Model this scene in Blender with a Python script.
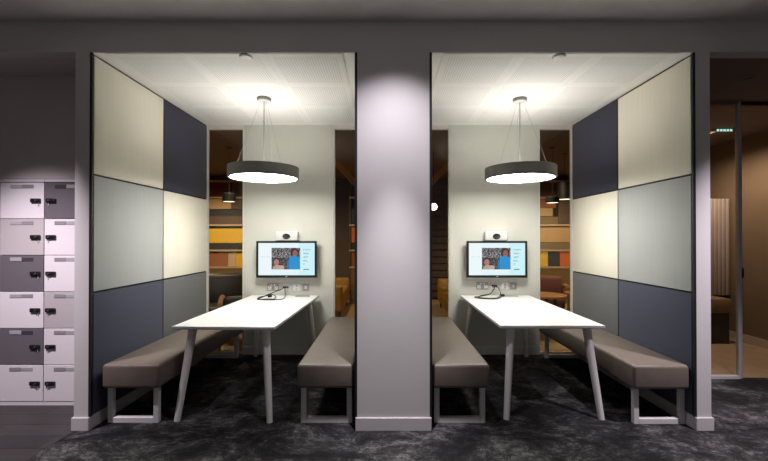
import bpy, bmesh, math, random
from mathutils import Vector, Matrix
random.seed(7)
for o in list(bpy.data.objects): bpy.data.objects.remove(o, do_unlink=True)
scn = bpy.context.scene
COL = scn.collection
R = math.radians
# ------------------------------------------------------------------ camera
F = 385.0; EYE = 1.45; VX, VY = 385.0, 238.0        # focal length in px, eye height, vanishing point
cam = bpy.data.cameras.new('camera'); camo = bpy.data.objects.new('camera', cam); COL.objects.link(camo)
PITCH = 0.35
camo.location = (0, 0, EYE); camo.rotation_euler = (R(90 + PITCH), 0, 0)
cam.sensor_width = 36; cam.lens = F / 768 * 36
cam.shift_x = (384 - VX) / 768
cam.shift_y = (VY - 230.5 - F * math.tan(R(PITCH))) / 768
cam.clip_start = .02
scn.camera = camo
# ------------------------------------------------------------------ world + light
w = bpy.data.worlds.new('world'); scn.world = w; w.use_nodes = True
bg = w.node_tree.nodes['Background']
bg.inputs[0].default_value = (1, .945, .95, 1); bg.inputs[1].default_value = .122
vs = scn.view_settings
vs.view_transform = 'Standard'; vs.look = 'None'; vs.gamma = 1; vs.use_curve_mapping = False; vs.exposure = 0.0

def spot(name, loc, target, power, ang, blend, col=(1, .93, .97), rad=.04):
    l = bpy.data.lights.new(name, 'SPOT'); l.energy = power; l.spot_size = R(ang); l.spot_blend = blend
    l.color = col; l.shadow_soft_size = rad
    o = bpy.data.objects.new(name, l); COL.objects.link(o); o.location = loc
    o.rotation_euler = (Vector(target) - Vector(loc)).to_track_quat('-Z', 'Y').to_euler()
    return o
# corridor downlights (recessed in the corridor ceiling, above the frame)
spot('downlight_column', (.065, 2.36, 3.05), (.065, 2.91, .0), 88, 97, 1.0, (1, .92, .99))
spot('downlight_column_beam', (.065, 2.36, 3.05), (.065, 2.88, .25), 300, 30, 1.0, (1, .93, .97))
spot('downlight_lockers', (-2.95, 1.95, 3.05), (-2.95, 3.34, .25), 450, 58, 1.0, (1, .885, .95))
spot('downlight_right', (2.85, 2.0, 3.05), (2.80, 3.0, -.4), 420, 62, 1.0, (1, .90, .98))
# warm fill spots added to brighten the lounge and the meeting room
WARM = (1, .76, .48)
for x, y, p in ((-3.5, 7.0, 70), (3.6, 7.0, 66), (-1.0, 6.9, 30), (2.2, 5.9, 32), (-2.2, 5.6, 28)):
    spot('fill_lounge', (x, y, 2.80), (x, y + .9, 0), p * 3.2, 125, .8, WARM, .06)
spot('fill_meeting', (4.15, 5.0, 2.80), (4.15, 5.0, 0), 95, 165, .6, (1, .78, .58), .06)

# ------------------------------------------------------------------ materials
MATS = {}
def nodes_mat(name):
    m = bpy.data.materials.new(name); m.use_nodes = True
    return m, m.node_tree.nodes, m.node_tree.links, m.node_tree.nodes['Principled BSDF']
def mat(name, col, rough=.6, metal=0, var=.06, scale=8, bump=0, bscale=200, stretch=(1, 1, 1), spec=.5):
    """plain colour with a little procedural variation and fine relief"""
    if name in MATS: return MATS[name]
    m, N, L, b = nodes_mat(name)
    tc = N.new('ShaderNodeTexCoord'); mp = N.new('ShaderNodeMapping'); L.new(tc.outputs['Object'], mp.inputs[0])
    mp.inputs['Scale'].default_value = stretch
    n = N.new('ShaderNodeTexNoise'); n.inputs['Scale'].default_value = scale; n.inputs['Detail'].default_value = 4
    L.new(mp.outputs[0], n.inputs['Vector'])
    rp = N.new('ShaderNodeValToRGB'); rp.color_ramp.elements[0].position = .3; rp.color_ramp.elements[1].position = .7
    rp.color_ramp.elements[0].color = tuple(c * (1 - var) for c in col) + (1,)
    rp.color_ramp.elements[1].color = tuple(min(1, c * (1 + var)) for c in col) + (1,)
    L.new(n.outputs[0], rp.inputs[0]); L.new(rp.outputs[0], b.inputs['Base Color'])
    b.inputs['Roughness'].default_value = rough; b.inputs['Metallic'].default_value = metal
    b.inputs['Specular IOR Level'].default_value = spec
    if bump:
        n2 = N.new('ShaderNodeTexNoise'); n2.inputs['Scale'].default_value = bscale; L.new(mp.outputs[0], n2.inputs['Vector'])
        bp = N.new('ShaderNodeBump'); bp.inputs['Strength'].default_value = bump; bp.inputs['Distance'].default_value = .003
        L.new(n2.outputs[0], bp.inputs['Height']); L.new(bp.outputs[0], b.inputs['Normal'])
    MATS[name] = m; return m
def emis(name, col, strength, base=(.8, .8, .8)):
    if name in MATS: return MATS[name]
    m, N, L, b = nodes_mat(name)
    b.inputs['Base Color'].default_value = base + (1,); b.inputs['Emission Color'].default_value = col + (1,)
    b.inputs['Emission Strength'].default_value = strength
    MATS[name] = m; return m
def fabric(name, col, var=.03):
    """woven wall fabric: fine vertical ribs and a soft vertical streak"""
    m, N, L, b = nodes_mat(name)
    tc = N.new('ShaderNodeTexCoord'); mp = N.new('ShaderNodeMapping'); L.new(tc.outputs['Object'], mp.inputs[0])
    mp.inputs['Scale'].default_value = (1, 30, .6)
    n = N.new('ShaderNodeTexNoise'); n.inputs['Scale'].default_value = 3; n.inputs['Detail'].default_value = 5
    L.new(mp.outputs[0], n.inputs['Vector'])
    rp = N.new('ShaderNodeValToRGB'); rp.color_ramp.elements[0].position = .3; rp.color_ramp.elements[1].position = .7
    rp.color_ramp.elements[0].color = tuple(c * (1 - var) for c in col) + (1,)
    rp.color_ramp.elements[1].color = tuple(min(1, c * (1 + var)) for c in col) + (1,)
    L.new(n.outputs[0], rp.inputs[0]); L.new(rp.outputs[0], b.inputs['Base Color'])
    wv = N.new('ShaderNodeTexWave'); wv.bands_direction = 'Y'; wv.inputs['Scale'].default_value = 45; wv.inputs['Distortion'].default_value = .6
    L.new(tc.outputs['Object'], wv.inputs['Vector'])
    bp = N.new('ShaderNodeBump'); bp.inputs['Strength'].default_value = .12; bp.inputs['Distance'].default_value = .002
    L.new(wv.outputs[1], bp.inputs['Height']); L.new(bp.outputs[0], b.inputs['Normal'])
    b.inputs['Roughness'].default_value = .85; b.inputs['Sheen Weight'].default_value = .15
    MATS[name] = m; return m
def glass_mat():
    m, N, L, b = nodes_mat('window_glass'); N.remove(b)
    tr = N.new('ShaderNodeBsdfTransparent'); tr.inputs[0].default_value = (.90, .92, .91, 1)
    gl = N.new('ShaderNodeBsdfGlossy'); gl.inputs['Roughness'].default_value = .01
    ge = N.new('ShaderNodeNewGeometry'); dt = N.new('ShaderNodeVectorMath'); dt.operation = 'DOT_PRODUCT'
    L.new(ge.outputs['Normal'], dt.inputs[0]); L.new(ge.outputs['Incoming'], dt.inputs[1])
    def M(op, a, bb=None):
        q = N.new('ShaderNodeMath'); q.operation = op
        for i, v in enumerate((a, bb)):
            if v is None: continue
            if isinstance(v, (int, float)): q.inputs[i].default_value = v
            else: L.new(v, q.inputs[i])
        return q
    fr = M('ADD', M('MULTIPLY', M('POWER', M('SUBTRACT', 1.0, M('ABSOLUTE', dt.outputs['Value']).outputs[0]).outputs[0], 5.0).outputs[0], .96).outputs[0], .022)   # Schlick reflectance of glass
    n = N.new('ShaderNodeTexNoise'); n.inputs['Scale'].default_value = 1.2
    bp = N.new('ShaderNodeBump'); bp.inputs['Strength'].default_value = .02; L.new(n.outputs[0], bp.inputs['Height']); L.new(bp.outputs[0], gl.inputs['Normal'])
    mx = N.new('ShaderNodeMixShader'); L.new(fr.outputs[0], mx.inputs[0]); L.new(tr.outputs[0], mx.inputs[1]); L.new(gl.outputs[0], mx.inputs[2])
    L.new(mx.outputs[0], N['Material Output'].inputs[0]); MATS['glass'] = m; return m
def carpet_mat():
    m, N, L, b = nodes_mat('charcoal_carpet')
    tc = N.new('ShaderNodeTexCoord')
    def noise(sc, det, ro, stretch, seed):
        mp = N.new('ShaderNodeMapping'); mp.inputs['Scale'].default_value = stretch; mp.inputs['Location'].default_value = (seed, seed * 1.7, 0)
        L.new(tc.outputs['Object'], mp.inputs[0])
        n = N.new('ShaderNodeTexNoise'); n.inputs['Scale'].default_value = sc; n.inputs['Detail'].default_value = det; n.inputs['Roughness'].default_value = ro
        n.inputs['Distortion'].default_value = .5
        L.new(mp.outputs[0], n.inputs['Vector']); return n
    a = noise(2.4, 12, .82, (1, 1.3, 1), 3.1); c = noise(20, 8, .8, (.8, 1.6, 1), 8.4); f = noise(160, 2, .6, (1, 1, 1), 1)
    r1 = N.new('ShaderNodeMapRange'); r1.inputs[1].default_value = .44; r1.inputs[2].default_value = .60; L.new(a.outputs[0], r1.inputs[0])
    r2 = N.new('ShaderNodeMapRange'); r2.inputs[1].default_value = .38; r2.inputs[2].default_value = .68; L.new(c.outputs[0], r2.inputs[0])
    mu = N.new('ShaderNodeMath'); mu.operation = 'MULTIPLY'; L.new(r1.outputs[0], mu.inputs[0])
    ad = N.new('ShaderNodeMath'); ad.operation = 'ADD'; ad.inputs[1].default_value = .35; L.new(r2.outputs[0], ad.inputs[0]); L.new(ad.outputs[0], mu.inputs[1])
    f2 = N.new('ShaderNodeMath'); f2.operation = 'MULTIPLY_ADD'; L.new(f.outputs[0], f2.inputs[0]); f2.inputs[1].default_value = .6; f2.inputs[2].default_value = -.29
    ad2 = N.new('ShaderNodeMath'); ad2.operation = 'ADD'; ad2.use_clamp = True; L.new(mu.outputs[0], ad2.inputs[0]); L.new(f2.outputs[0], ad2.inputs[1])
    rp = N.new('ShaderNodeValToRGB')
    rp.color_ramp.elements[0].color = (.012, .012, .013, 1); rp.color_ramp.elements[1].color = (.17, .166, .169, 1)
    e = rp.color_ramp.elements.new(.4); e.color = (.038, .037, .039, 1)
    L.new(ad2.outputs[0], rp.inputs[0]); L.new(rp.outputs[0], b.inputs['Base Color'])
    bp = N.new('ShaderNodeBump'); bp.inputs['Strength'].default_value = .5; bp.inputs['Distance'].default_value = .006
    L.new(f.outputs[0], bp.inputs['Height']); L.new(bp.outputs[0], b.inputs['Normal'])
    b.inputs['Roughness'].default_value = .95; b.inputs['Specular IOR Level'].default_value = .15
    MATS['carpet'] = m; return m
def perf_mat():
    """white ceiling tile with a square field of fine drilled holes in its middle, their inner shade painted as flat dots"""
    m, N, L, b = nodes_mat('perforated_tile')
    tc = N.new('ShaderNodeTexCoord'); sp = N.new('ShaderNodeSeparateXYZ'); L.new(tc.outputs['Object'], sp.inputs[0])
    def M(op, a, bb=None):
        n = N.new('ShaderNodeMath'); n.operation = op
        for i, v in enumerate((a, bb)):
            if v is None: continue
            if isinstance(v, (int, float)): n.inputs[i].default_value = v
            else: L.new(v, n.inputs[i])
        return n.outputs[0]
    P = .021
    def cell(s): return M('SUBTRACT', M('FRACT', M('ADD', M('DIVIDE', s, P), 50.0)), .5)
    cx, cy = cell(sp.outputs[0]), cell(sp.outputs[1])
    d = M('SQRT', M('ADD', M('MULTIPLY', cx, cx), M('MULTIPLY', cy, cy)))
    hole_shade = M('LESS_THAN', d, .23)
    inx = M('LESS_THAN', M('ABSOLUTE', sp.outputs[0]), .25); iny = M('LESS_THAN', M('ABSOLUTE', sp.outputs[1]), .25)
    k = M('MULTIPLY', hole_shade, M('MULTIPLY', inx, iny))
    mx = N.new('ShaderNodeMix'); mx.data_type = 'RGBA'; L.new(k, mx.inputs[0])
    mx.inputs[6].default_value = (.83, .825, .80, 1); mx.inputs[7].default_value = (.52, .52, .50, 1)
    L.new(mx.outputs[2], b.inputs['Base Color']); b.inputs['Roughness'].default_value = .9
    MATS['perf'] = m; return m
def vcol_emis(name, strength):
    m, N, L, b = nodes_mat(name)
    a = N.new('ShaderNodeVertexColor'); a.layer_name = 'Col'
    L.new(a.outputs[0], b.inputs['Emission Color']); b.inputs['Emission Strength'].default_value = strength
    b.inputs['Base Color'].default_value = (.02, .02, .02, 1); b.inputs['Roughness'].default_value = .25
    MATS[name] = m; return m

PAINT = mat('wall_paint', (.66, .64, .645), .7, var=.02, scale=3, bump=.05, bscale=120)
CEILP = mat('ceiling_paint', (.83, .825, .80), .85, var=.02)
CORRC = mat('corridor_ceiling', (.76, .74, .73), .85, var=.03)
BOOTHW = mat('booth_back_paint', (.60, .60, .545), .7, var=.02, scale=4)
SKIRT = mat('skirting', (.66, .63, .65), .45, var=.02)
BLACK = mat('black_trim', (.008, .008, .009), .6, var=.1)
CREAM = fabric('fabric_cream', (.86, .815, .69), .03)
NAVY = fabric('fabric_navy', (.034, .035, .064))
GREYF = fabric('fabric_grey', (.43, .45, .445))
SLATE = fabric('fabric_slate', (.046, .050, .088))
DGREY = fabric('fabric_dark_grey', (.135, .14, .143))
GLASS = glass_mat(); CARPET = carpet_mat(); PERF = perf_mat()
ALU = mat('aluminium', (.60, .58, .56), .38, .4, var=.03)
FRAMEG = mat('frame_grey', (.74, .72, .68), .5, .0, var=.03)
TABLEW = mat('table_white', (.80, .80, .79), .35, var=.01)
EDGE = mat('table_edge', (.74, .73, .73), .5, var=.03)
LEGW = mat('leg_pale', (.80, .77, .76), .5, var=.05, scale=5, stretch=(4, 4, .6))
BENCHF = mat('bench_leg', (.80, .78, .79), .42, .1, var=.02)
TAUPE = mat('leatherette_taupe', (.17, .138, .115), .48, var=.06, scale=14, bump=.1, bscale=300)
LAMPG = mat('lamp_shade_grey', (.24, .24, .23), .55, var=.04)
CHROME = mat('canopy_metal', (.62, .62, .62), .25, .9, var=.02)
WIRE = mat('wire', (.35, .35, .34), .4, .6)
LOCKW = mat('locker_white', (.72, .68, .715), .38, var=.015, scale=2)
LOCKT = mat('locker_taupe', (.47, .43, .445), .4, var=.02, scale=2)
LOCKD = mat('locker_dark', (.135, .120, .138), .42, var=.03, scale=2)
LOCKB = mat('lock_black', (.012, .011, .013), .3, var=.1)
SLOTL = mat('slot_light', (.50, .48, .52), .4, .3, var=.03)
SLOTD = mat('slot_grey', (.26, .24, .26), .5, var=.04)
SLOTK = mat('slot_dark', (.05, .047, .055), .5, var=.04)
TVB = mat('monitor_black', (.006, .006, .007), .35, var=.1)
WHITEP = mat('plastic_white', (.78, .78, .77), .4, var=.02)
STEEL = mat('brushed_steel', (.36, .34, .32), .4, .6, var=.08, scale=40, stretch=(1, 1, 12))
CABLE = mat('cable_black', (.010, .010, .011), .5, var=.1)
GREYP = mat('plastic_grey', (.40, .40, .39), .45, var=.03)
BRWALL = mat('lounge_brown', (.085, .052, .030), .7, var=.12, scale=3)
BRCEIL = mat('lounge_ceiling', (.16, .105, .065), .8, var=.08, scale=2)
LFLOOR = mat('lounge_floor', (.42, .27, .13), .8, var=.1, scale=12, bump=.2, bscale=150)
MFLOOR = mat('meeting_carpet', (.40, .27, .18), .9, var=.1, scale=6, bump=.2, bscale=150)
MWALL = mat('meeting_wall', (.20, .135, .085), .75, var=.06, scale=2)
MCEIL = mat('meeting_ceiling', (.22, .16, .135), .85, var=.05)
SHELFW = mat('shelf_wood', (.52, .36, .22), .5, var=.1, scale=6, stretch=(1, 8, 8))
WOODO = mat('wood_orange', (.50, .22, .06), .45, var=.15, scale=6, stretch=(1, 10, 10))

# ------------------------------------------------------------------ mesh helpers
class MB:
    def __init__(s): s.bm = bmesh.new()
    def box(s, x0, x1, y0, y1, z0, z1, bev=0, seg=2):
        r = bmesh.ops.create_cube(s.bm, size=1)
        for v in r['verts']:
            v.co = Vector(((x0 + x1) / 2 + v.co.x * (x1 - x0), (y0 + y1) / 2 + v.co.y * (y1 - y0), (z0 + z1) / 2 + v.co.z * (z1 - z0)))
        if bev:
            es = {e for v in r['verts'] for e in v.link_edges}
            bmesh.ops.bevel(s.bm, geom=list(es), offset=bev, segments=seg, profile=.5, affect='EDGES')
        return s
    def lathe(s, prof, c=(0, 0, 0), n=32, axis='Z', cap0=True, cap1=True):
        rings = []
        for r, z in prof:
            ring = []
            for k in range(n):
                a = 2 * math.pi * k / n
                p = (r * math.cos(a), r * math.sin(a), z)
                if axis == 'Y': p = (p[0], p[2], p[1])
                if axis == 'X': p = (p[2], p[0], p[1])
                ring.append(s.bm.verts.new((c[0] + p[0], c[1] + p[1], c[2] + p[2])))
            rings.append(ring)
        for a, b in zip(rings, rings[1:]):
            for k in range(n): s.bm.faces.new((a[k], a[(k + 1) % n], b[(k + 1) % n], b[k]))
        if cap0 and prof[0][0] > 1e-6: s.bm.faces.new(list(reversed(rings[0])))
        if cap1 and prof[-1][0] > 1e-6: s.bm.faces.new(rings[-1])
        bmesh.ops.recalc_face_normals(s.bm, faces=s.bm.faces)
        return s
    def bar(s, p0, p1, r0, r1=None, n=12):
        r1 = r0 if r1 is None else r1
        p0, p1 = Vector(p0), Vector(p1); d = (p1 - p0); q = d.to_track_quat('Z', 'Y')
        a, b = [], []
        for k in range(n):
            t = 2 * math.pi * k / n; v = Vector((math.cos(t), math.sin(t), 0))
            a.append(s.bm.verts.new(p0 + q @ (v * r0))); b.append(s.bm.verts.new(p1 + q @ (v * r1)))
        for k in range(n): s.bm.faces.new((a[k], a[(k + 1) % n], b[(k + 1) % n], b[k]))
        s.bm.faces.new(list(reversed(a))); s.bm.faces.new(b)
        return s
    def beam(s, p0, p1, wx, wy):
        """square timber between two points"""
        p0, p1 = Vector(p0), Vector(p1); q = (p1 - p0).to_track_quat('Z', 'Y')
        c = [(-wx / 2, -wy / 2), (wx / 2, -wy / 2), (wx / 2, wy / 2), (-wx / 2, wy / 2)]
        a = [s.bm.verts.new(p0 + q @ Vector((x, y, 0))) for x, y in c]; b = [s.bm.verts.new(p1 + q @ Vector((x, y, 0))) for x, y in c]
        for k in range(4): s.bm.faces.new((a[k], a[(k + 1) % 4], b[(k + 1) % 4], b[k]))
        s.bm.faces.new(a); s.bm.faces.new(b); bmesh.ops.recalc_face_normals(s.bm, faces=s.bm.faces)
        return s
    def tube(s, pts, r, n=8, sub=8):
        P = [Vector(p) for p in pts]; pp = []
        for i in range(len(P) - 1):
            p0, p1, p2, p3 = P[max(i - 1, 0)], P[i], P[i + 1], P[min(i + 2, len(P) - 1)]
            for k in range(sub):
                t = k / sub
                pp.append(.5 * (2 * p1 + (p2 - p0) * t + (2 * p0 - 5 * p1 + 4 * p2 - p3) * t * t + (3 * p1 - p0 - 3 * p2 + p3) * t ** 3))
        pp.append(P[-1]); prev = None; up = Vector((0, 0, 1)); first = None
        for i, p in enumerate(pp):
            d = (pp[min(i + 1, len(pp) - 1)] - pp[max(i - 1, 0)]).normalized()
            x = d.cross(up); x = x.normalized() if x.length > 1e-4 else Vector((1, 0, 0)); y = x.cross(d)
            ring = [s.bm.verts.new(p + x * r * math.cos(2 * math.pi * k / n) + y * r * math.sin(2 * math.pi * k / n)) for k in range(n)]
            if prev:
                for k in range(n): s.bm.faces.new((prev[k], prev[(k + 1) % n], ring[(k + 1) % n], ring[k]))
            else: first = ring
            prev = ring
        s.bm.faces.new(list(reversed(first))); s.bm.faces.new(prev)
        bmesh.ops.recalc_face_normals(s.bm, faces=s.bm.faces)
        return s
    def build(s, name, m, parent=None, smooth=False, loc=None):
        me = bpy.data.meshes.new(name); s.bm.to_mesh(me); s.bm.free()
        me.materials.append(m)
        if smooth:
            for p in me.polygons: p.use_smooth = True
            try: me.set_sharp_from_angle(angle=R(38))
            except Exception: pass
        o = bpy.data.objects.new(name, me); COL.objects.link(o)
        if parent: o.parent = parent
        if loc: o.location = loc
        return o
def box(name, m, b, parent=None, bev=0, seg=2, **k): return MB().box(*b, bev=bev, seg=seg).build(name, m, parent, smooth=bev > 0 and seg > 1, **k)
def cbox(name, m, b, parent=None, bev=0):
    """box whose object origin is its own centre (so object-space patterns are centred)"""
    x0, x1, y0, y1, z0, z1 = b
    return box(name, m, (-(x1 - x0) / 2, (x1 - x0) / 2, -(y1 - y0) / 2, (y1 - y0) / 2, -(z1 - z0) / 2, (z1 - z0) / 2), parent, bev, loc=((x0 + x1) / 2, (y0 + y1) / 2, (z0 + z1) / 2))
def empty(name, loc=(0, 0, 0), rz=0):
    o = bpy.data.objects.new(name, None); COL.objects.link(o); o.location = loc; o.rotation_euler = (0, 0, rz); return o
def tag(o, label, cat, group=None):
    o['label'] = label; o['category'] = cat
    if group: o['group'] = group
    return o
def struct(o, label=None):
    o['kind'] = 'structure'
    if label: o['label'] = label
    return o
def thing(name, label, cat, loc=(0, 0, 0), rz=0, group=None): return tag(empty(name, loc, rz), label, cat, group)
def link_copy(o, parent, loc):
    c = o.copy(); COL.objects.link(c); c.parent = parent; c.location = loc; return c
def X(px, d): return (px - VX) * d / F
def Z(py, d): return EYE - (py - VY) * d / F

# ------------------------------------------------------------------ main dimensions
D1, D2 = 2.91, 4.80                 # front of the booth wall, back of the booths
H = 2.86                            # booth ceiling
HC = 3.092                          # corridor ceiling
LX0, LX1 = -2.238, -.210            # left booth opening
RX0, RX1 = .337, 2.352               # right booth opening
PT = .108                           # pier thickness
PANEL = .020
LD, MD = 3.34, 3.99                 # locker front, meeting-room glazing
MX0 = 3.36                          # meeting room left wall
MWX = 5.0                           # meeting room side wall

# ------------------------------------------------------------------ floors
m = MB()
def quad(mb, x0, x1, y0, y1, z=0): mb.box(x0, x1, y0, y1, z - .06, z)
quad(m, LX0 - PT + .01, RX1 + PT, -1.5, D2 + .03); quad(m, RX1 + PT, MWX, -1.5, MD + .02)
struct(m.build('floor', CARPET), 'charcoal mottled carpet of the corridor and booths')
struct(box('floor', LFLOOR, (-5.2, MX0 - .05, D2 + .03, 9.2, -.06, 0)), 'tan lounge floor behind the glass')
struct(box('floor', LFLOOR, (MX0 - .05, 5.2, 6.6, 9.2, -.06, 0)), 'tan lounge floor beyond the meeting room')
struct(box('floor', MFLOOR, (MX0 - .05, MWX, MD + .02, 6.6, -.06, 0)), 'tan carpet inside the glazed meeting room')
vin = struct(box('floor', mat('vinyl_joint', (.02, .018, .018), .7), (-5.2, LX0 - PT + .01, -1.5, LD + .05, -.06, -.004)), 'dark wood-look plank floor before the lockers')
pm = [mat('vinyl_plank_%d' % i, c, .42, var=.28, scale=3.5, stretch=(1, 14, 1)) for i, c in enumerate(((.024, .020, .020), (.029, .025, .025), (.019, .016, .017)))]
pw = .17; y = LD; row = 0
while y > 0.9:
    x = -5.2 + (row * .53) % 1.2 - 1.2
    while x < LX0 - PT:
        a, b_ = max(x, -5.2), min(x + 1.2, LX0 - PT + .009)
        if b_ - a > .03: box('plank', random.choice(pm), (a + .0012, b_ - .0012, y - pw + .0012, y - .0012, -.004, 0), vin)
        x += 1.2
    y -= pw; row += 1

# ------------------------------------------------------------------ booth shell
def skirt(name, parts, label=None):
    mb = MB()
    for p in parts: mb.box(*p, bev=.004, seg=1)
    return struct(mb.build(name, SKIRT), label)
SK = .10
wl = struct(box('wall_left', PAINT, (LX0 - PT, LX0, D1, D2 + .05, 0, H)), 'partition between lockers and left booth')
wr = struct(box('wall_right', PAINT, (RX1, RX1 + PT, D1, D2 + .05, 0, H)), 'partition between right booth and meeting room')
wc = struct(box('wall_centre', PAINT, (LX1, RX0, D1, D2 + .05, 0, H)), 'broad pale pillar wall between the two booths')
struct(box('wall_front', PAINT, (-5.2, 5.2, D1, D1 + .10, H, HC)), 'grey header band above the booth openings')
struct(box('ceiling', CORRC, (-5.2, 5.2, -1.5, D1 + .1, HC, HC + .1)), 'grey corridor ceiling')
t_ = .013
skirt('baseboard_left', [(LX0 - PT - t_, LX0 + t_, D1 - t_, D1, 0, SK), (LX0, LX0 + t_, D1, D2 - .03, 0, SK), (LX0 - PT - t_, LX0 - PT, D1, LD - .002, 0, SK)])
skirt('baseboard_right', [(RX1 - t_, RX1 + PT + t_, D1 - t_, D1, 0, SK), (RX1 - t_, RX1, D1, D2 - .03, 0, SK), (RX1 + PT, RX1 + PT + t_, D1, MD - .05, 0, SK)])
skirt('baseboard_centre', [(LX1 - t_, RX0 + t_, D1 - t_, D1, 0, SK), (LX1 - t_, LX1, D1, D2 - .03, 0, SK), (RX0, RX0 + t_, D1, D2 - .03, 0, SK)])

# fabric panels, two columns by three rows on each booth side wall
def panels(wall, xw, sgn, mats):
    ys = (D1 + .004, (D1 + D2) / 2, D2 - .003); zs = (SK + .002, 1.034, 1.934, H - .012)
    x0, x1 = sorted((xw, xw + sgn * .006))
    box('backing', BLACK, (x0, x1, ys[0], ys[2], zs[0], zs[3] + .011), wall)
    a, b = sorted((xw + sgn * .0005, xw + sgn * (PANEL - .001)))
    box('edge_strip', BLACK, (a, b, ys[0] - .003, ys[0] + .012, zs[0], zs[3] + .011), wall)
    for j in range(2):
        for i in range(3):
            g = .0075
            x0, x1 = sorted((xw + sgn * .006, xw + sgn * PANEL))
            cbox('fabric_panel', mats[j][i], (x0, x1, ys[j] + g + (.012 if j == 0 else 0), ys[j + 1] - g, zs[i] + g, zs[i + 1] - g), wall, bev=.004)
LAY = ((SLATE, GREYF, CREAM), (DGREY, CREAM, NAVY))
panels(wl, LX0, 1, LAY); panels(wr, RX1, -1, LAY)
panels(wc, LX1, -1, LAY); panels(wc, RX0, 1, LAY)

# booth ceilings with perforated tiles
for bx0, bx1 in ((LX0, LX1), (RX0, RX1)):
    c = struct(box('ceiling', CEILP, (bx0, bx1, D1 + .1, D2 + .05, H, H + .12)), 'white perforated booth ceiling')
    cx = (bx0 + bx1) / 2; proto = None
    struct(box('trim_1', CEILP, (bx0, bx1, D1 + .002, D1 + .098, H - .0035, H - .0002)), 'white ceiling margin under the header')
    for i in range(3):
        for j in range(3):
            loc = (cx + (i - 1) * .6, D1 + .31 + j * .6, H - .004)
            if proto is None:
                proto = cbox('ceiling_tile', PERF, (loc[0] - .299, loc[0] + .299, loc[1] - .299, loc[1] + .299, H - .0075, H - .0005), c)
            else: link_copy(proto, c, loc)

# booth back walls, narrow full-height windows each side
def booth_back(x0, x1, p0, p1, sides):
    wb = struct(box('wall_back', BOOTHW, (p0, p1, D2, D2 + .10, 0, H)), 'pale booth back wall carrying the monitor')
    box('skirting', SKIRT, (p0, p1, D2 - .012, D2, 0, SK), wb, bev=.003, seg=1)
    for a, b, lab in ((x0, p0, sides[0]), (p1, x1, sides[1])):
        wn = struct(empty('window_1', ((a + b) / 2, D2 + .05, 0)), lab)
        f = .016; o = -(a + b) / 2
        for u, v in ((a, a + f), (b - f, b)):
            box('jamb', FRAMEG, (u + o, v + o, -.045, .02, 0, H - .001), wn, bev=.003, seg=1)
        box('head', FRAMEG, (a + f + o, b - f + o, -.03, .02, H - .045, H - .001), wn)
        box('sill', FRAMEG, (a + f + o, b - f + o, -.03, .02, 0, .022), wn)
        box('pane', GLASS, (a + f + o, b - f + o, -.006, .006, .022, H - .045), wn)
LP0, LP1 = X(243.6, D2), X(333.4, D2); RP0, RP1 = X(450, D2), X(539, D2)
booth_back(LX0, LX1, LP0, LP1, ('narrow window beside the yellow shelf view', 'narrow dark window beside the pillar in the left booth'))
booth_back(RX0, RX1, RP0, RP1, ('narrow dark window beside the pillar in the right booth', 'narrow window before the orange and yellow boxes'))

# ------------------------------------------------------------------ locker recess
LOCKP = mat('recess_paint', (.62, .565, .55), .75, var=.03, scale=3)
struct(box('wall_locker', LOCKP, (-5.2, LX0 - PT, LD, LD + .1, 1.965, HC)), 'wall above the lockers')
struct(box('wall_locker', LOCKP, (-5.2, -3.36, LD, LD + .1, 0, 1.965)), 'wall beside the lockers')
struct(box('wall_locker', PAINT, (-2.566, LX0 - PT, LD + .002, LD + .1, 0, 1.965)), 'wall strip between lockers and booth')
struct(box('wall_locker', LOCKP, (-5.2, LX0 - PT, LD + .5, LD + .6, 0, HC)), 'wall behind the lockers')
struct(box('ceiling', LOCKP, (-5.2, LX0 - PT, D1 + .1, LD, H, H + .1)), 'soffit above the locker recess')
PITCHZ = .3165; LW = .385
def locker(x0, cols, label):
    t = thing('locker_cabinet', label, 'locker', (x0, LD, 0), 0, 'locker columns in the recess')
    z0 = .034
    box('carcass', LOCKW, (.001, LW - .001, .018, .42, .0, 1.962), t)
    box('top_panel', LOCKW, (.001, LW - .001, -.002, .018, z0 + 6 * PITCHZ + .003, 1.962), t, bev=.002, seg=1)
    box('plinth', LOCKW, (.001, LW - .001, .004, .018, 0, z0 - .003), t)
    for i in range(6):
        kind, slot, hinge = cols[i]
        m_ = {'w': LOCKW, 't': LOCKT, 'd': LOCKD}[kind]
        zt = z0 + (6 - i) * PITCHZ; zb = zt - PITCHZ
        d = box('door', m_, (.003, LW - .003, 0, .016, zb + .0025, zt - .0025), t, bev=.002, seg=1)
        s0 = .092; s1 = .294; zc = zt - .036
        box('label_slot', SLOTL if slot[0] == 'l' else (SLOTK if slot[0] == 'k' else SLOTD), (s0, (s0 + s1) / 2, -.004, .001, zc - .016, zc + .016), d, bev=.002, seg=1)
        box('label_slot', SLOTL if slot[1] == 'l' else (SLOTK if slot[1] == 'k' else SLOTD), ((s0 + s1) / 2, s1, -.003, .001, zc - .016, zc + .016), d, bev=.002, seg=1)
        zl = zt - .158
        if hinge == 'r': a, b, k = LW - .112, LW - .026, LW - .045
        else: a, b, k = .022, .108, .040
        box('lock', LOCKB, (a, b, -.016, .001, zl - .018, zl + .018), d, bev=.006)
        MB().lathe([(.0075, 0), (.0085, -.004), (.0085, -.01), (.002, -.01)], ((a + b) / 2 + .012 * (1 if hinge == 'r' else -1), -.014, zl), 12, 'Y').build('lock_knob', SLOTK, d)
        box('key', SLOTL, (k - .0035, k + .0035, -.006, -.003, zl - .048, zl - .016), d)
    return t
locker(X(44, LD) - LW, [('w', 'lg', 'r'), ('t', 'lg', 'r'), ('d', 'lk', 'r'), ('w', 'lg', 'r'), ('d', 'lk', 'r'), ('w', 'gl', 'r')],
       'locker column with two dark grey doors, locks on its right')
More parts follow.
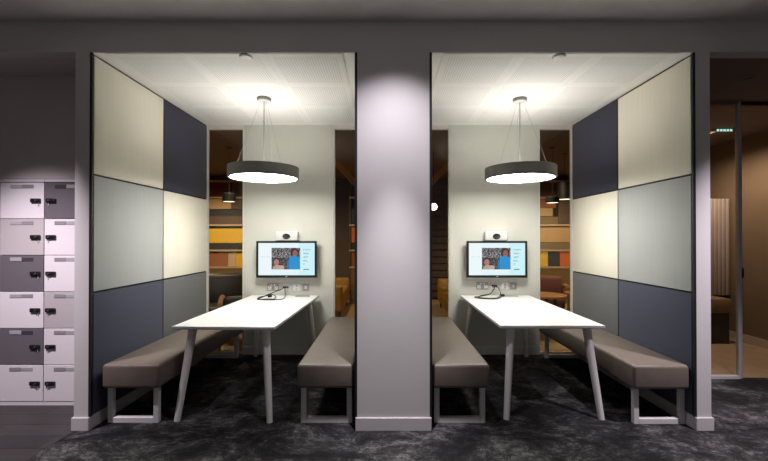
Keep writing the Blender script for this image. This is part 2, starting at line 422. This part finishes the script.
locker(X(44, LD), [('d', 'kl', 'l'), ('w', 'gl', 'l'), ('w', 'gl', 'l'), ('t', 'gl', 'l'), ('w', 'gl', 'l'), ('w', 'gl', 'l')],
       'locker column with a dark grey top door, beside the booth pier')

# ------------------------------------------------------------------ meeting room on the right
struct(box('wall_meeting', MWALL, (MWX, MWX + .1, -1.5, 6.7, 0, HC)), 'brown side wall of the meeting room')
struct(box('wall_meeting', PAINT, (RX1 + PT, MX0, MD, MD + .06, 0, H)), 'plain wall between booth and meeting room glass')
struct(box('wall_meeting', MWALL, (MX0 - .1, MWX, 6.6, 6.7, 0, H + .1)), 'brown end wall of the meeting room')
struct(box('wall_meeting', MWALL, (MX0 - .1, MX0, MD + .06, 6.6, 0, H)), 'brown wall between lounge and meeting room')
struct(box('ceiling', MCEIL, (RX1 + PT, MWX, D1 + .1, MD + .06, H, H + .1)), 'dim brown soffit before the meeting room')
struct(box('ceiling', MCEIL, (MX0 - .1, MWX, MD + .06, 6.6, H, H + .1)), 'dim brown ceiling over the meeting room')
struct(box('baseboard_meeting', mat('meeting_skirting', (.58, .48, .42), .5), (MWX - .014, MWX, MD + .02, 6.6, 0, .11)), 'pale skirting along the brown wall')
GX0 = MX0; PX0, PX1 = X(737, MD), X(740, MD)
wn = struct(empty('window_5', ((GX0 + PX0) / 2, MD, 0)), 'fixed glass panel of the meeting room')
o_ = -(GX0 + PX0) / 2
box('pane', GLASS, (GX0 + o_, PX0 + o_, -.006, .006, .03, H - .03), wn)
box('sill', SKIRT, (GX0 + o_, PX0 + o_, -.025, .025, 0, .03), wn)
box('head', MCEIL, (GX0 + o_, PX0 + o_, -.025, .025, H - .03, H), wn)
struct(box('trim_post', SKIRT, (PX0, PX1, MD - .02, MD + .02, 0, H), bev=.003), 'pale post between glass panel and glass door')
dr = struct(empty('door_1', (PX1, MD, 0)), 'full height glass door of the meeting room')
DW = .95
box('pane', GLASS, (.012, DW - .012, -.006, .006, .012, H - .035), dr)
box('top_rail', BLACK, (0, DW, -.02, .02, H - .035, H), dr)
box('door_edge', ALU, (0, .012, -.012, .012, .012, H - .035), dr)
MB().box(.004, .014, -.03, -.006, 1.04, 1.14, bev=.004).build('handle', BLACK, dr, smooth=True)
wn2 = struct(empty('window_6', (PX1 + DW + .02, MD, 0)), 'glass panel beyond the door')
box('pane', GLASS, (.02, MWX - PX1 - DW - .03, -.006, .006, .03, H - .03), wn2)
box('jamb', SKIRT, (-.018, .02, -.03, .03, 0, H), wn2)
# high-backed ribbed seat by the side wall
t = thing('ribbed_settee', 'high pale ribbed settee with a brown seat and dark base in the meeting room', 'settee', (4.235, 5.62, 0), R(90))
n_ = 26; wv = 1.5
for k in range(n_):
    y0 = -wv / 2 + k * wv / n_
    box('back_rib', mat('settee_pale', (.50, .40, .37), .8, var=.05), (-.06, .10, y0 + .003, y0 + wv / n_ - .003, .62, 2.02), t, bev=.012)
box('back_core', BRWALL, (.04, .16, -wv / 2, wv / 2, .05, 2.0), t)
box('seat', mat('settee_seat', (.30, .19, .10), .7, var=.06), (-.36, .03, -.50, wv / 2, .42, .62), t, bev=.02)
box('base', mat('settee_base', (.05, .038, .034), .7), (-.34, .03, -.48, wv / 2 - .03, 0, .42), t)
# ceiling pieces in the entrance and the meeting room
t = thing('recessed_downlight', 'small dark recessed downlight in the brown entrance soffit', 'light', (3.17, 3.36, H))
MB().lathe([(.030, -.001), (.036, -.008), (.052, -.006), (.054, 0)], n=24).build('trim_ring', mat('downlight_ring', (.12, .09, .08), .5), t, smooth=True)
MB().lathe([(.001, -.0005), (.030, -.0005)], n=24, cap1=False).build('lens', BLACK, t)
t = thing('glow_cell_box', 'slim box with greenish glowing cells on the meeting room ceiling', 'light', (4.36, 4.98, H))  # greenish bright patch modelled as a slim box with emissive cells
box('housing', MCEIL, (-.12, .12, -.05, .05, -.05, 0), t)
for k in range(5):
    box('cell', emis('cell_green', (.55, 1, .85), 1.0), (-.105 + k * .042, -.075 + k * .042, -.052, -.049, -.042, -.014), t)

# ------------------------------------------------------------------ lounge behind the booths
SD = 8.5
struct(box('wall_rear', BRWALL, (-5.2, 5.2, 9.1, 9.2, 0, 3.0)), 'dark brown rear wall of the lounge')
struct(box('wall_rear', BRWALL, (-5.3, -5.2, -1.5, 9.2, 0, HC)), 'far side wall past the lockers')
struct(box('wall_rear', BRWALL, (5.2, 5.3, 6.6, 9.2, 0, 3.0)), 'far side wall of the lounge')
struct(box('wall_rear', BRWALL, (-5.2, LX0 - .05, D2 + .05, D2 + .12, 0, H)), 'wall behind the locker recess')
struct(box('ceiling', BRCEIL, (-5.2, MX0 - .1, D2 + .05, 9.2, H, H + .1)), 'brown lounge ceiling')
struct(box('ceiling', BRCEIL, (MX0 - .1, 5.2, 6.6, 9.2, H, H + .1)), 'brown lounge ceiling beyond')
def colmat(n, c): return mat('panel_' + n, c, .65, var=.06, scale=4)
CM = dict(yellow=colmat('yellow', (.70, .44, .010)), black=colmat('black', (.018, .016, .015)), orange=colmat('orange', (.62, .13, .015)),
          tan=colmat('tan', (.46, .29, .13)), brown=colmat('brown', (.095, .052, .030)), red=colmat('red', (.11, .016, .010)),
          olive=colmat('olive', (.17, .11, .03)), rust=colmat('rust', (.30, .10, .025)), pale=colmat('pale', (.52, .38, .25)))
def shelving(x0, x1, label, levels, cells):
    t = thing('shelving_unit', label, 'shelves', ((x0 + x1) / 2, SD, 0), 0, 'tall lounge shelving units')
    o = -(x0 + x1) / 2; dep = .36
    box('back_board', BRWALL, (x0 + o, x1 + o, dep - .02, dep, 0, 2.74), t)
    for z in levels: box('shelf', SHELFW, (x0 + o, x1 + o, 0, dep - .02, z - .017, z + .017), t)
    for x in (x0, x1 - .03): box('upright', BRWALL, (x + o, x + .03 + o, 0.001, dep - .02, 0, 2.74), t)
    box('plinth_front', CM['olive'], (x0 + .03 + o, x1 - .03 + o, .02, .04, 0, levels[-1] - .02), t)
    for (a, b, za, zb, c) in cells:
        box('colour_panel', CM[c], (a + o + .003, b + o - .003, .05, .33, za, zb), t, bev=.004, seg=1)
    return t
LV = [2.71, 2.345, 1.735, 1.175, .80]
def zy(py): return Z(py, SD + .05)
def xx(px): return X(px, SD + .05)
shelving(-4.35, -2.95, 'lounge shelves with a long yellow block above a black one', LV,
         [(xx(205), xx(231), 2.365, 2.69, 'red'), (xx(231), xx(245), 2.365, 2.69, 'brown'),
          (xx(205), xx(231), zy(209), 2.325, 'tan'), (xx(231), xx(245), zy(209), 2.325, 'brown'),
          (xx(203), xx(245), 1.94, zy(209) - .01, 'black'), (xx(203), xx(245), 1.755, 1.935, 'brown'),
          (xx(203), xx(245), zy(243), zy(228.5), 'yellow'), (xx(203), xx(245), 1.195, zy(243) - .004, 'black'),
          (xx(203), xx(228), .82, 1.12, 'rust'), (xx(228), xx(236), .82, 1.12, 'pale'), (xx(236), xx(245), .82, 1.12, 'yellow')])
shelving(-.79, .95, 'lounge shelves holding an orange block, half hidden by the pillar', LV,
         [(-.75, -.40, 1.35, 1.70, 'orange'), (-.75, -.40, 1.195, 1.345, 'black'), (-.75, -.40, .82, 1.15, 'rust'),
          (-.38, .2, 1.2, 1.6, 'yellow'), (-.75, -.3, 1.76, 2.1, 'black'), (-.38, .4, .82, 1.1, 'tan')])
shelving(3.05, 4.65, 'lounge shelves with yellow, black and orange boxes in a row', LV,
         [(xx(535), xx(556), zy(207.5), 2.325, 'rust'), (xx(537), xx(553), zy(216), zy(208), 'tan'), (xx(535), xx(558.5), 1.755, zy(216.5), 'olive'),
          (xx(558.5), xx(575), 1.755, 2.325, 'brown'), (xx(535), xx(576), 1.36, 1.70, 'tan'), (xx(535), xx(576), 1.195, 1.355, 'olive'),
          (xx(533), xx(548), .82, 1.15, 'yellow'), (xx(548), xx(560), .82, 1.15, 'black'), (xx(560), xx(577), .82, 1.15, 'orange'),
          (xx(535), xx(560), 2.365, 2.68, 'brown'), (xx(560), xx(577), 2.365, 2.68, 'black')])
# louvred dark wall between the shelving units
t = thing('louvre_screen', 'dark brown louvred screen on the lounge rear wall', 'screen', (1.75, 9.08, 0))
for k in range(17):
    box('louvre', CM['brown'], (-.75, .75, -.06, .0, .06 + k * .16, .06 + k * .16 + .135), t)
box('louvre_post', CM['black'], (-.80, -.75, -.08, .0, 0, 2.8), t); box('louvre_post', CM['black'], (.75, .80, -.08, .0, 0, 2.8), t)
# branching timber column
tx = .12; ty = 6.5
t = thing('timber_column', 'branching orange timber column half hidden behind the pillar', 'column', (tx, ty, 0))
MB().beam((0, 0, 0), (0, 0, 2.845), .16, .16).build('post', WOODO, t)
MB().beam((-.02, 0, 1.75), (-1.02, 0, 2.80), .10, .10).build('brace', WOODO, t)
MB().beam((.02, 0, 1.75), (1.08, 0, 2.80), .10, .10).build('brace', WOODO, t)

def armchair(label, loc, rz, m_, wm, w_=.66, hb=.86):
    t = thing('armchair', label, 'armchair', loc, rz)
    a = w_ / 2
    box('seat', m_, (-a + .05, a - .05, -.30, .26, .26, .44), t, bev=.05, seg=3)
    mb = MB().box(-a + .03, a - .03, .20, .34, .30, hb, bev=.06, seg=3)
    for v in mb.bm.verts: v.co.y += max(0, v.co.z - .4) * .25
    mb.build('backrest', m_, t, smooth=True)
    for s in (-1, 1):
        ar = MB().tube([(s * a, -.30, .60), (s * a, -.1, .625), (s * a, .15, .61), (s * a, .34, .58)], .036).build('armrest', wm, t, smooth=True)
        MB().bar((s * (a - .02), -.27, .60), (s * a, -.30, 0), .022, .015).build('leg', wm, t, smooth=True)
        MB().bar((s * (a - .02), .30, .58), (s * a, .40, 0), .022, .015).build('leg', wm, t, smooth=True)
    box('seat_rail', wm, (-a + .01, a - .01, -.27, -.23, .22, .27), t); box('seat_rail', wm, (-a + .01, a - .01, .24, .28, .22, .27), t)
    return t
DLEA = mat('leather_dark', (.030, .019, .014), .4, var=.15, scale=10); MAROON = mat('fabric_maroon', (.13, .035, .022), .8, var=.1)
WARM_WOOD = mat('wood_warm', (.40, .20, .08), .45, var=.15, scale=8, stretch=(6, 1, 1))
armchair('dark leather armchair with wooden arms in front of the yellow shelf', (X(222, 5.9), 5.9, 0), R(25), DLEA, WARM_WOOD, .72, .88)
armchair('dark leather armchair close behind the glass beside the booth wall', (X(246, 5.35), 5.35, 0), R(200), DLEA, WARM_WOOD, .62, .70)
armchair('maroon armchair with wooden arms behind the round tables', (X(545, 6.7), 6.75, 0), R(-18), MAROON, WARM_WOOD, .72, .76)
def cafe_table(label, x, y, r=.29, h=.61):
    t = thing('round_table', label, 'table', (x, y, 0), 0, 'round lounge tables')
    MB().lathe([(.01, h - .028), (r - .01, h - .028), (r, h - .018), (r, h - .004), (r - .004, h), (.01, h)], n=40).build('table_top', mat('table_orange', (.62, .30, .10), .4, var=.1, scale=5, stretch=(1, 8, 1)), t, smooth=True)
    for k in range(3):
        a = R(90 + 120 * k + 40)
        MB().bar((math.cos(a) * r * .45, math.sin(a) * r * .45, h - .028), (math.cos(a) * r * .8, math.sin(a) * r * .8, 0), .022, .015).build('leg', CM['black'], t, smooth=True)
cafe_table('larger round orange-topped table before the maroon armchair', X(546, 5.75), 5.75)
cafe_table('smaller round orange-topped table half hidden by the booth wall', X(578, 6.05), 6.05, .2, .60)
# yellow sofas seen through the central windows
def sofa(label, loc, rz, w_=1.5):
    t = thing('yellow_sofa', label, 'sofa', loc, rz)
    ym = mat('sofa_yellow', (.36, .19, .02), .85, var=.12, scale=10); yb = mat('sofa_back', (.30, .15, .03), .85, var=.1)
    box('seat', ym, (-w_ / 2 + .1, w_ / 2 - .1, -.40, .25, .28, .46), t, bev=.05, seg=3)
    box('base', yb, (-w_ / 2, w_ / 2, -.38, .36, .12, .29), t, bev=.02)
    box('backrest', yb, (-w_ / 2, w_ / 2, .20, .40, .28, .80), t, bev=.06, seg=3)
    for s in (-1, 1):
        box('arm', ym, (s * w_ / 2 - .08, s * w_ / 2 + .08, -.40, .40, .14, .60), t, bev=.05, seg=3)
        for yy in (-.34, .34): MB().bar((s * (w_ / 2 - .06), yy, .14), (s * (w_ / 2 - .03), yy, 0), .022, .014).build('leg', CM['black'], t)
    return t
sofa('yellow sofa before the orange shelf block', (-1.16, 7.6, 0), R(90), 1.3)
sofa('yellow sofa with a brown cushion by the louvred screen', (1.50, 7.4, 0), R(-90), 1.3)
cu = MB().box(-.20, .20, -.07, .07, -.18, .18, bev=.06, seg=3).build('cushion', mat('cushion_brown', (.34, .17, .10), .85), smooth=True)
cu.location = (1.33, 7.14, .665); cu.rotation_euler = (R(0), R(0), R(60)); tag(cu, 'brown square cushion on the yellow sofa by the louvred screen', 'cushion')

def small_pendant(label, x, y, z, r, h, gl=(1, .78, .50)):
    t = thing('small_pendant', label, 'pendant lamp', (x, y, H), 0, 'black lounge pendants')
    b = z - H
    MB().lathe([(r - .006, b + .004), (r, b), (r, b + h * .9), (r - .015, b + h), (.012, b + h), (.012, b + h + .03)], n=28, cap0=False).build('shade', BLACK, t, smooth=True)
    MB().lathe([(.001, b + .006), (r - .007, b + .006)], n=28, cap1=False).build('diffuser', emis('pendant_glow', gl, 3.5), t)
    MB().bar((0, 0, b + h), (0, 0, -.012), .004).build('cord', BLACK, t)
    MB().lathe([(.04, -.014), (.045, 0)], n=20).build('canopy', BLACK, t)
small_pendant('small black drum pendant in front of the dark red shelf panel', X(229, 6.0), 6.0, Z(201.8, 6.0), .10, .135)
small_pendant('small black dome pendant hanging lower over the orange lounge table', X(552.5, 6.0), 6.0, Z(203, 6.0), .10, .10)
small_pendant('taller black drum pendant hanging nearest the booth wall in the lounge', X(565, 6.4), 6.4, Z(199.5, 6.4), .11, .29)
# track spotlight
t = thing('spotlight', 'glaring black lounge spotlight hanging beside the pillar', 'spotlight', (X(433.5, 6.2), 6.2, H))
zc = Z(207, 6.2) - H
MB().bar((0, 0, 0), (0, 0, zc + .05), .006).build('stem', BLACK, t)
hd = MB().lathe([(.035, .10), (.055, .08), (.060, -.03), (.054, -.034)], n=24, axis='Y').build('head', BLACK, t, smooth=True, loc=(0, 0, zc))
MB().lathe([(.056, -.033), (.054, -.048), (.040, -.064), (.020, -.071), (.001, -.073)], n=24, axis='Y').build('bulb_face', emis('spot_glow', (1, .80, .52), 7), t, loc=(0, 0, zc))
hd.rotation_euler = (R(12), 0, R(-8)); t.children[-1].rotation_euler = (R(12), 0, R(-8))

# ------------------------------------------------------------------ booth furniture
LC, RC = (LX0 + LX1) / 2, (RX0 + RX1) / 2
def bench(x0, x1, label, offx=0, y0=2.96):
    y1 = D2 - .03; cx = (x0 + x1) / 2; hw = (x1 - x0) / 2
    t = thing('bench', label, 'bench', (cx, (y0 + y1) / 2, 0), 0); L = (y1 - y0) / 2
    cu = box('seat_cushion', TAUPE, (-hw, hw, -L, L, .292, .478), t, bev=.026, seg=4)
    MB().tube([(-hw + .02, -L + .012, .467), (0, -L + .010, .470), (hw - .02, -L + .012, .467)], .0025, 6, 3).build('seam', TAUPE, cu)
    for e in (-1, 1):
        mb = MB(); ye = -L + .085 if e < 0 else L - .10
        bw = .042; fx = .2; ox = offx
        mb.box(-fx + ox, -fx + bw + ox, ye - .02, ye + .015, 0, .292, bev=.003, seg=1); mb.box(fx - bw + ox, fx + ox, ye - .02, ye + .015, 0, .292, bev=.003, seg=1)
        mb.box(-fx + bw + ox, fx - bw + ox, ye - .02, ye + .015, 0, .044, bev=.003, seg=1)
        mb.build('leg_frame', BENCHF, t)
    box('under_rail', BLACK, (-.06, .06, -L + .1, L - .13, .262, .292), t)
    return t
bench(-2.178, -1.735, 'taupe bench along the panelled wall of the booth next to the lockers', -.018)
bench(-.677, -.240, 'taupe bench on the pillar side of the booth next to the lockers')
bench(.364, .807, 'taupe bench on the pillar side of the booth next to the meeting room')
bench(1.898, 2.331, 'taupe bench along the panelled wall of the booth next to the meeting room', .022, 2.94)

def table(cx, y0, y1, w_, rz, label):
    t = thing('meeting_table', label, 'table', (cx, (y0 + y1) / 2, 0), rz, 'white booth tables')
    L = (y1 - y0) / 2; h = .742; a = w_ / 2
    mb = MB(); vs_ = []
    for (x, y, z) in ((a - .006, L - .006, h - .026), (a, L, h - .020), (a, L, h - .002), (a - .003, L - .003, h)):
        vs_.append([mb.bm.verts.new(p) for p in ((-x, -y, z), (x, -y, z), (x, y, z), (-x, y, z))])
    for p, q in zip(vs_, vs_[1:]):
        for k in range(4): mb.bm.faces.new((p[k], p[(k + 1) % 4], q[(k + 1) % 4], q[k]))
    mb.bm.faces.new(list(reversed(vs_[0]))); mb.bm.faces.new(vs_[-1])
    tp = mb.build('table_top', TABLEW, t); tp.data.materials.append(EDGE)
    for p in tp.data.polygons:
        if abs(p.normal.z) < .95: p.material_index = 1
    box('apron', EDGE, (-a + .14, a - .14, -L + .16, L - .14, h - .05, h - .026), t)
    for sx in (-1, 1):
        for sy in (-1, 1):
            top = (sx * (a - .112) + .008, sy * (L - .10), h - .026); ft = (sx * (a - .045) + (.018 if cx < 0 else -.006), sy * (L + .03 if sy < 0 else L - .05), 0)
            lg = MB().bar(top, ft, .034, .0235, 20).build('leg', LEGW, t, smooth=True)
            MB().lathe([(.040, h - .040), (.044, h - .026)], (top[0], top[1], 0), 20).build('leg_mount', EDGE, lg)
    return t
LTX, LTY0, LTY1 = -1.262, 3.075, 4.765
table(LTX, LTY0, LTY1, .832, R(-2.1), 'white table with splayed legs in the booth next to the lockers')
RTX, RTY0, RTY1 = 1.356, 3.115, 4.765
table(RTX, RTY0, RTY1, .850, R(.0), 'white table with splayed legs in the booth next to the meeting room')

# ------------------------------------------------------------------ pendant lamps
GLOW = emis('lamp_diffuser', (1, .97, .90), 29); GLOWUP = emis('lamp_uplight', (1, .96, .89), 10.5)
def pendant(x, y, label):
    t = thing('pendant_lamp', label, 'pendant lamp', (x, y, H - .0075), 0, 'drum pendants over the booth tables')
    b = 2.052 - H; r = .344; h = .112
    MB().lathe([(r - .022, b + .006), (r - .020, b), (r - .002, b), (r, b + .002), (r, b + h - .002), (r - .002, b + h), (r - .02, b + h), (r - .022, b + h - .006), (r - .022, b + .006)], n=72, cap0=False, cap1=False).build('shade', LAMPG, t, smooth=True)
    MB().lathe([(.001, b + .006), (r - .021, b + .006)], n=72, cap1=False).build('diffuser', GLOW, t)
    d = MB().lathe([(.001, b + h - .02), (.29, b + h - .02)], n=48, cap1=False).build('top_light', GLOWUP, t)
    MB().lathe([(.29, b + h - .022), (r - .021, b + h - .022)], n=48, cap0=False, cap1=False).build('top_plate', LAMPG, t)
    MB().lathe([(.062, -.032), (.068, -.028), (.070, -.004), (.066, 0)], n=40).build('canopy', LAMPG, t, smooth=True)
    MB().lathe([(.001, -.0335), (.061, -.0335), (.061, -.032)], n=40).build('canopy_cover', mat('canopy_light', (.62, .62, .61), .4, .2), t)
    MB().bar((0, 0, -.03), (0, 0, b + h - .02), .0045).build('cord', LAMPG, t)
    for k in range(3):
        a = R(205 + 120 * k)
        MB().bar((.03 * math.cos(a), .03 * math.sin(a), -.03), (.27 * math.cos(a), .27 * math.sin(a), b + h - .02), .0014, n=6).build('wire', WIRE, t)
pendant(LC + .012, 3.85, 'dark grey drum pendant over the table next to the lockers')
pendant(RC + .014, 3.87, 'dark grey drum pendant over the table next to the meeting room')
for x, nm in ((-1.075, 'left'), (1.345, 'right')):
    t = thing('smoke_detector', 'round detector on the booth ceiling over the table next to the ' + ('lockers' if x < 0 else 'meeting room'), 'detector', (x, 2.965, H - .0035), 0, 'booth ceiling detectors')
    MB().lathe([(.028, -.020), (.042, -.016), (.046, -.006)], n=32).build('housing', WHITEP, t, smooth=True)
    MB().lathe([(.045, -.006), (.050, -.006), (.050, 0)], n=32, cap0=False).build('base_ring', LAMPG, t)

# ------------------------------------------------------------------ monitors, cameras, sockets, cables
SCREEN = vcol_emis('screen_image', .95)
def screen_mesh(w_, h_):
    nx, ny = 120, 72; rnd = random.Random(3)
    me = bpy.data.meshes.new('screen')
    V = [((i / nx - .5) * w_, 0, j / ny * h_) for j in range(ny + 1) for i in range(nx + 1)]
    Fs = [(j * (nx + 1) + i, j * (nx + 1) + i + 1, (j + 1) * (nx + 1) + i + 1, (j + 1) * (nx + 1) + i) for j in range(ny) for i in range(nx)]
    me.from_pydata(V, [], Fs); ca = me.color_attributes.new('Col', 'FLOAT_COLOR', 'CORNER'); li = 0
    crowd = {}
    for j in range(ny):
        for i in range(nx):
            u = (i + .5) / nx; v = 1 - (j + .5) / ny
            c = (.80 - .10 * u * v, .93, .97)
            if u > .72: c = (.62, .90, .95)
            if u < .22: c = (.86, .95, .98)
            # faint print: a line on the left, a ragged column of text on the right
            if .05 < u < .20 and v > .40 and int(v * 36) in (15,) and rnd.random() < .7: c = (.62, .80, .82)
            if .79 < u < .93:
                k = int(v * 36)
                if k in (7, 11, 15, 19, 23) and u < .80 + .12 * ((k * 37) % 10) / 10 + .02 and rnd.random() < .8: c = (.30, .52, .55)
                if k in (8, 12, 16, 20) and u < .88 and rnd.random() < .5: c = (.42, .66, .70)
                if k == 29 and .80 < u < .90: c = (.05, .20, .24)
            pu, pv = (u - .235) / .505, (v - .155) / .66
            if 0 <= pu <= 1 and 0 <= pv <= 1:
                key = (int(pu * 46), int(pv * 34))
                if key not in crowd:
                    s = rnd.random(); crowd[key] = (.02, .025, .03) if s < .45 else ((.22, .24, .27) if s < .7 else ((.14, .06, .07) if s < .85 else (.40, .38, .37)))
                c = crowd[key]
                if pv > .46 and pu < .55: c = tuple(.45 * x for x in c)
                def el(cx, cy, rx, ry): return ((pu - cx) / rx) ** 2 + ((pv - cy) / ry) ** 2 < 1
                if el(.17, .62, .13, .19): c = (.02, .015, .02)
                if el(.17, .67, .095, .14): c = (.42, .17, .15)
                if el(.20, 1.0, .17, .20): c = (.46, .33, .26)
                if el(.34, .93, .10, .12): c = (.55, .36, .30)
                if el(.82, .25, .15, .25): c = (.02, .012, .015)
                if el(.825, .27, .09, .18): c = (.26, .09, .07)
                if el(.80, .70, .20, .34) or (pv > .60 and .56 < pu < .985) or (pv > .42 and .62 < pu < .985): c = (.005, .26, .60)
                if pv > .55 and abs(pu - .60) < .03: c = (.01, .14, .42)
            for _ in range(4): ca.data[li].color = (*c, 1); li += 1
    me.materials.append(SCREEN); return me
TVW, TVH, TVZ = .737, .447, .966
SM = screen_mesh(TVW - .050, TVH - .052)
def monitor(cx, label):
    t = thing('monitor', label, 'monitor', (cx, D2, TVZ), 0, 'wall monitors in the booths')
    a = TVW / 2; yf = -.105; bz = .024
    fr = MB()
    for b in ((-a, a, yf, yf + .03, TVH - bz, TVH), (-a, a, yf, yf + .03, 0, .03), (-a, -a + bz, yf, yf + .03, .03, TVH - bz), (a - bz, a, yf, yf + .03, .03, TVH - bz)): fr.box(*b)
    fr = fr.build('bezel', TVB, t)
    box('logo', GREYP, (-.012, .012, yf - .001, yf, .010, .019), fr)
    box('casing', TVB, (-a + .005, a - .005, yf + .012, yf + .045, .005, TVH - .005), t)
    s = bpy.data.objects.new('screen', SM); COL.objects.link(s); s.parent = t; s.location = (0, yf + .008, .029)
    box('wall_bracket', mat('bracket_grey', (.10, .10, .10), .5), (-.15, .15, yf + .045, 0, .10, .34), t)
monitor(X(286.5, D2 - .10), 'black wall monitor showing a picture in the booth next to the lockers')
monitor(X(497, D2 - .10), 'black wall monitor showing a picture in the booth next to the meeting room')
def vcam(px, label):
    d = D2 - .06; cx = X(px, d)
    t = thing('conference_camera', label, 'camera', (cx, D2, 1.416), 0, 'white cameras above the monitors')
    mb = MB().box(-.138, .138, -.075, 0, 0, .116, bev=.012, seg=3); mb.build('body', mat('camera_white', (.60, .60, .59), .35), t, smooth=True)
    l = MB().lathe([(.046, -.072), (.046, -.084), (.036, -.092), (.024, -.088), (.001, -.086)], (0, 0, 0), 28, 'Y').build('lens', BLACK, t, smooth=True)
    l.scale = (1, 1, .72); l.location = (.0, 0, .055)
    MB().lathe([(.016, -.086), (.014, -.094), (.001, -.096)], (0, 0, 0), 20, 'Y').build('lens_glass', mat('lens_glass', (.05, .05, .06), .08), l, smooth=True)
vcam(286.6, 'white camera above the monitor next to the lockers')
vcam(496.2, 'white camera above the monitor next to the meeting room')
SW = D2
def socket_plate(x0, x1, z0, z1, kind, where):
    cx, cz = (x0 + x1) / 2, (z0 + z1) / 2; a, b = (x1 - x0) / 2, (z1 - z0) / 2
    lab = {'double': 'steel double power socket under the monitor ', 'white': 'white network plate under the monitor ', 'switch': 'small steel plate with a white switch under the monitor ',
           'av': 'white connector plate with black plugs under the monitor '}[kind] + where
    t = thing({'double': 'power_socket', 'white': 'network_plate', 'switch': 'switch_plate', 'av': 'connector_plate'}[kind], lab, 'socket', (cx, SW, cz), 0, None)
    box('plate', STEEL if kind in ('double', 'switch') else WHITEP, (-a, a, -.008, 0, -b, b), t, bev=.003, seg=1)
    if kind == 'double':
        for s in (-1, 1):
            box('outlet', WHITEP, (s * .042 - .022, s * .042 + .022, -.010, -.006, -.034, .008), t, bev=.002, seg=1)
            for dx, dz in ((0, -.004), (-.011, -.020), (.011, -.020)): box('slot', BLACK, (s * .042 + dx - .003, s * .042 + dx + .003, -.0105, -.0095, dz - .005, dz + .003), t.children[-1])
            box('rocker', WHITEP, (s * .020 - .008, s * .020 + .008, -.012, -.006, .014, .034), t, bev=.002, seg=1)
    elif kind == 'white':
        box('jack', mat('jack_lilac', (.52, .46, .66), .5), (-.012, .012, -.010, -.006, .006, .030), t); box('jack', mat('jack_lilac', (.5, .5, .6), .5), (-.012, .012, -.010, -.006, -.026, -.008), t)
    elif kind == 'switch':
        box('rocker', WHITEP, (-.013, .013, -.012, -.006, -.016, .018), t, bev=.002, seg=1)
    else:
        for dx in (-.024, 0, .024):
            box('plug', CABLE, (dx - .010, dx + .010, -.040 if dx == 0 else -.030, -.007, -.008, .012), t, bev=.003, seg=1)
    return cx, cz
def cable(name, pts, r, m_, label):
    o = MB().tube(pts, r).build(name, m_, smooth=True); tag(o, label, 'cable'); return o
TZ = .742
for side, offs, where, tx_, ty1 in (('L', 0, 'next to the lockers', LTX, LTY1), ('R', 208.9, 'next to the meeting room', RTX, RTY1)):
    dy = -1.4 if side == 'R' else 0
    def sx(p): return X(p + offs, D2)
    def sz(p): return Z(p + dy, D2)
    socket_plate(sx(267.2), sx(279.3), sz(290.6), sz(283.3), 'double', where)
    ax, az = socket_plate(sx(282.8 if side == 'L' else 281.6), sx(289.6 if side == 'L' else 288.4), sz(290.6), sz(283.6), 'av', where)
    socket_plate(sx(293.3 if side == 'L' else 292.2), sx(300.3 if side == 'L' else 299), sz(290.8), sz(284), 'white', where)
    socket_plate(sx(302.6 if side == 'L' else 301.0), sx(309.2 if side == 'L' else 307.4), sz(290.8), sz(284), 'switch', where)
    d = 4.55
    def TP(px, py, lift=.009):                       # a point lying on the table top under that image position
        dd = F * (EYE - TZ) / (py - VY); return (X(px, dd), min(dd, ty1 - .02), TZ + lift)
    if side == 'L':
        p = [(ax - .012, D2 - .05, az), (ax - .05, D2 - .09, az - .02), (ax - .17, D2 - .15, TZ + .03), TP(262, 298.0), TP(257.5, 299.6), TP(262, 300.3), TP(270, 300.5), TP(276, 300.3)]
        q = [(ax, D2 - .05, az), (ax + .01, D2 - .10, az - .03), TP(285.5, 296.6, .02), TP(283.5, 299.2), TP(278, 300.5, .012), TP(268, 299.8, .012), TP(260, 300.2, .012), TP(259, 298.3, .012), TP(266, 296.8, .012), TP(272, 296.8, .03), TP(276.3, 298.0, .012), TP(274, 299.6, .012)]
        pl = TP(270, 297.2, 0)
    else:
        o2 = offs - 208.9
        p = [(ax - .012, D2 - .05, az), (ax - .03, D2 - .10, az - .03), (ax - .10, D2 - .15, TZ + .03), TP(482, 296.6), TP(475, 297.6), TP(477, 298.6), TP(485, 299.4), TP(497, 299.3), TP(502, 297.0)]
        q = [(ax, D2 - .05, az), (ax + .02, D2 - .10, az - .01), TP(499, 294.8, .04), TP(499.5, 296.5), TP(496, 298.8, .012), TP(486, 299.0, .012), TP(478, 298.0, .012), TP(482, 296.2, .012), TP(490, 294.6 + .6, .02)]
        pl = TP(502.5, 296.6, 0)
    t = thing('cable_coil', 'tangle of black cables coiled on the table ' + where, 'cable', (ax, D2 - .05, TZ))
    off = Vector((ax, D2 - .05, TZ))
    MB().tube([Vector(v) - off for v in p], .0055).build('lead', CABLE, t, smooth=True)
    MB().tube([Vector(v) - off for v in q], .0045).build('lead', CABLE, t, smooth=True)
    pg = MB().box(-.022, .022, -.020, .020, 0, .030, bev=.006, seg=2).build('power_plug', CABLE, smooth=True); pg.location = pl; tag(pg, 'black plug lying at the cable coil on the table ' + where, 'plug')
    rx = X(303.5 if side == 'L' else 509.5, 4.70)
    t = thing('control_puck', 'flat grey control unit at the wall end of the table ' + where, 'device', (rx, 4.67, TZ))
    box('case', GREYP, (-.085, .085, -.035, .035, 0, .014), t, bev=.004); box('top_plate', SLOTD, (-.075, .075, -.028, .028, .014, .0155), t)
    if side == 'L':
        cable('thin_cable', [(ax + .024, D2 - .04, az), (ax + .035, D2 - .06, az - .04), (ax + .06, D2 - .075, TZ + .015), (ax + .10, 4.72, TZ + .006), (rx - .086, 4.68, TZ + .006)], .0025, GREYP, 'thin grey lead from the wall plate to the control unit')
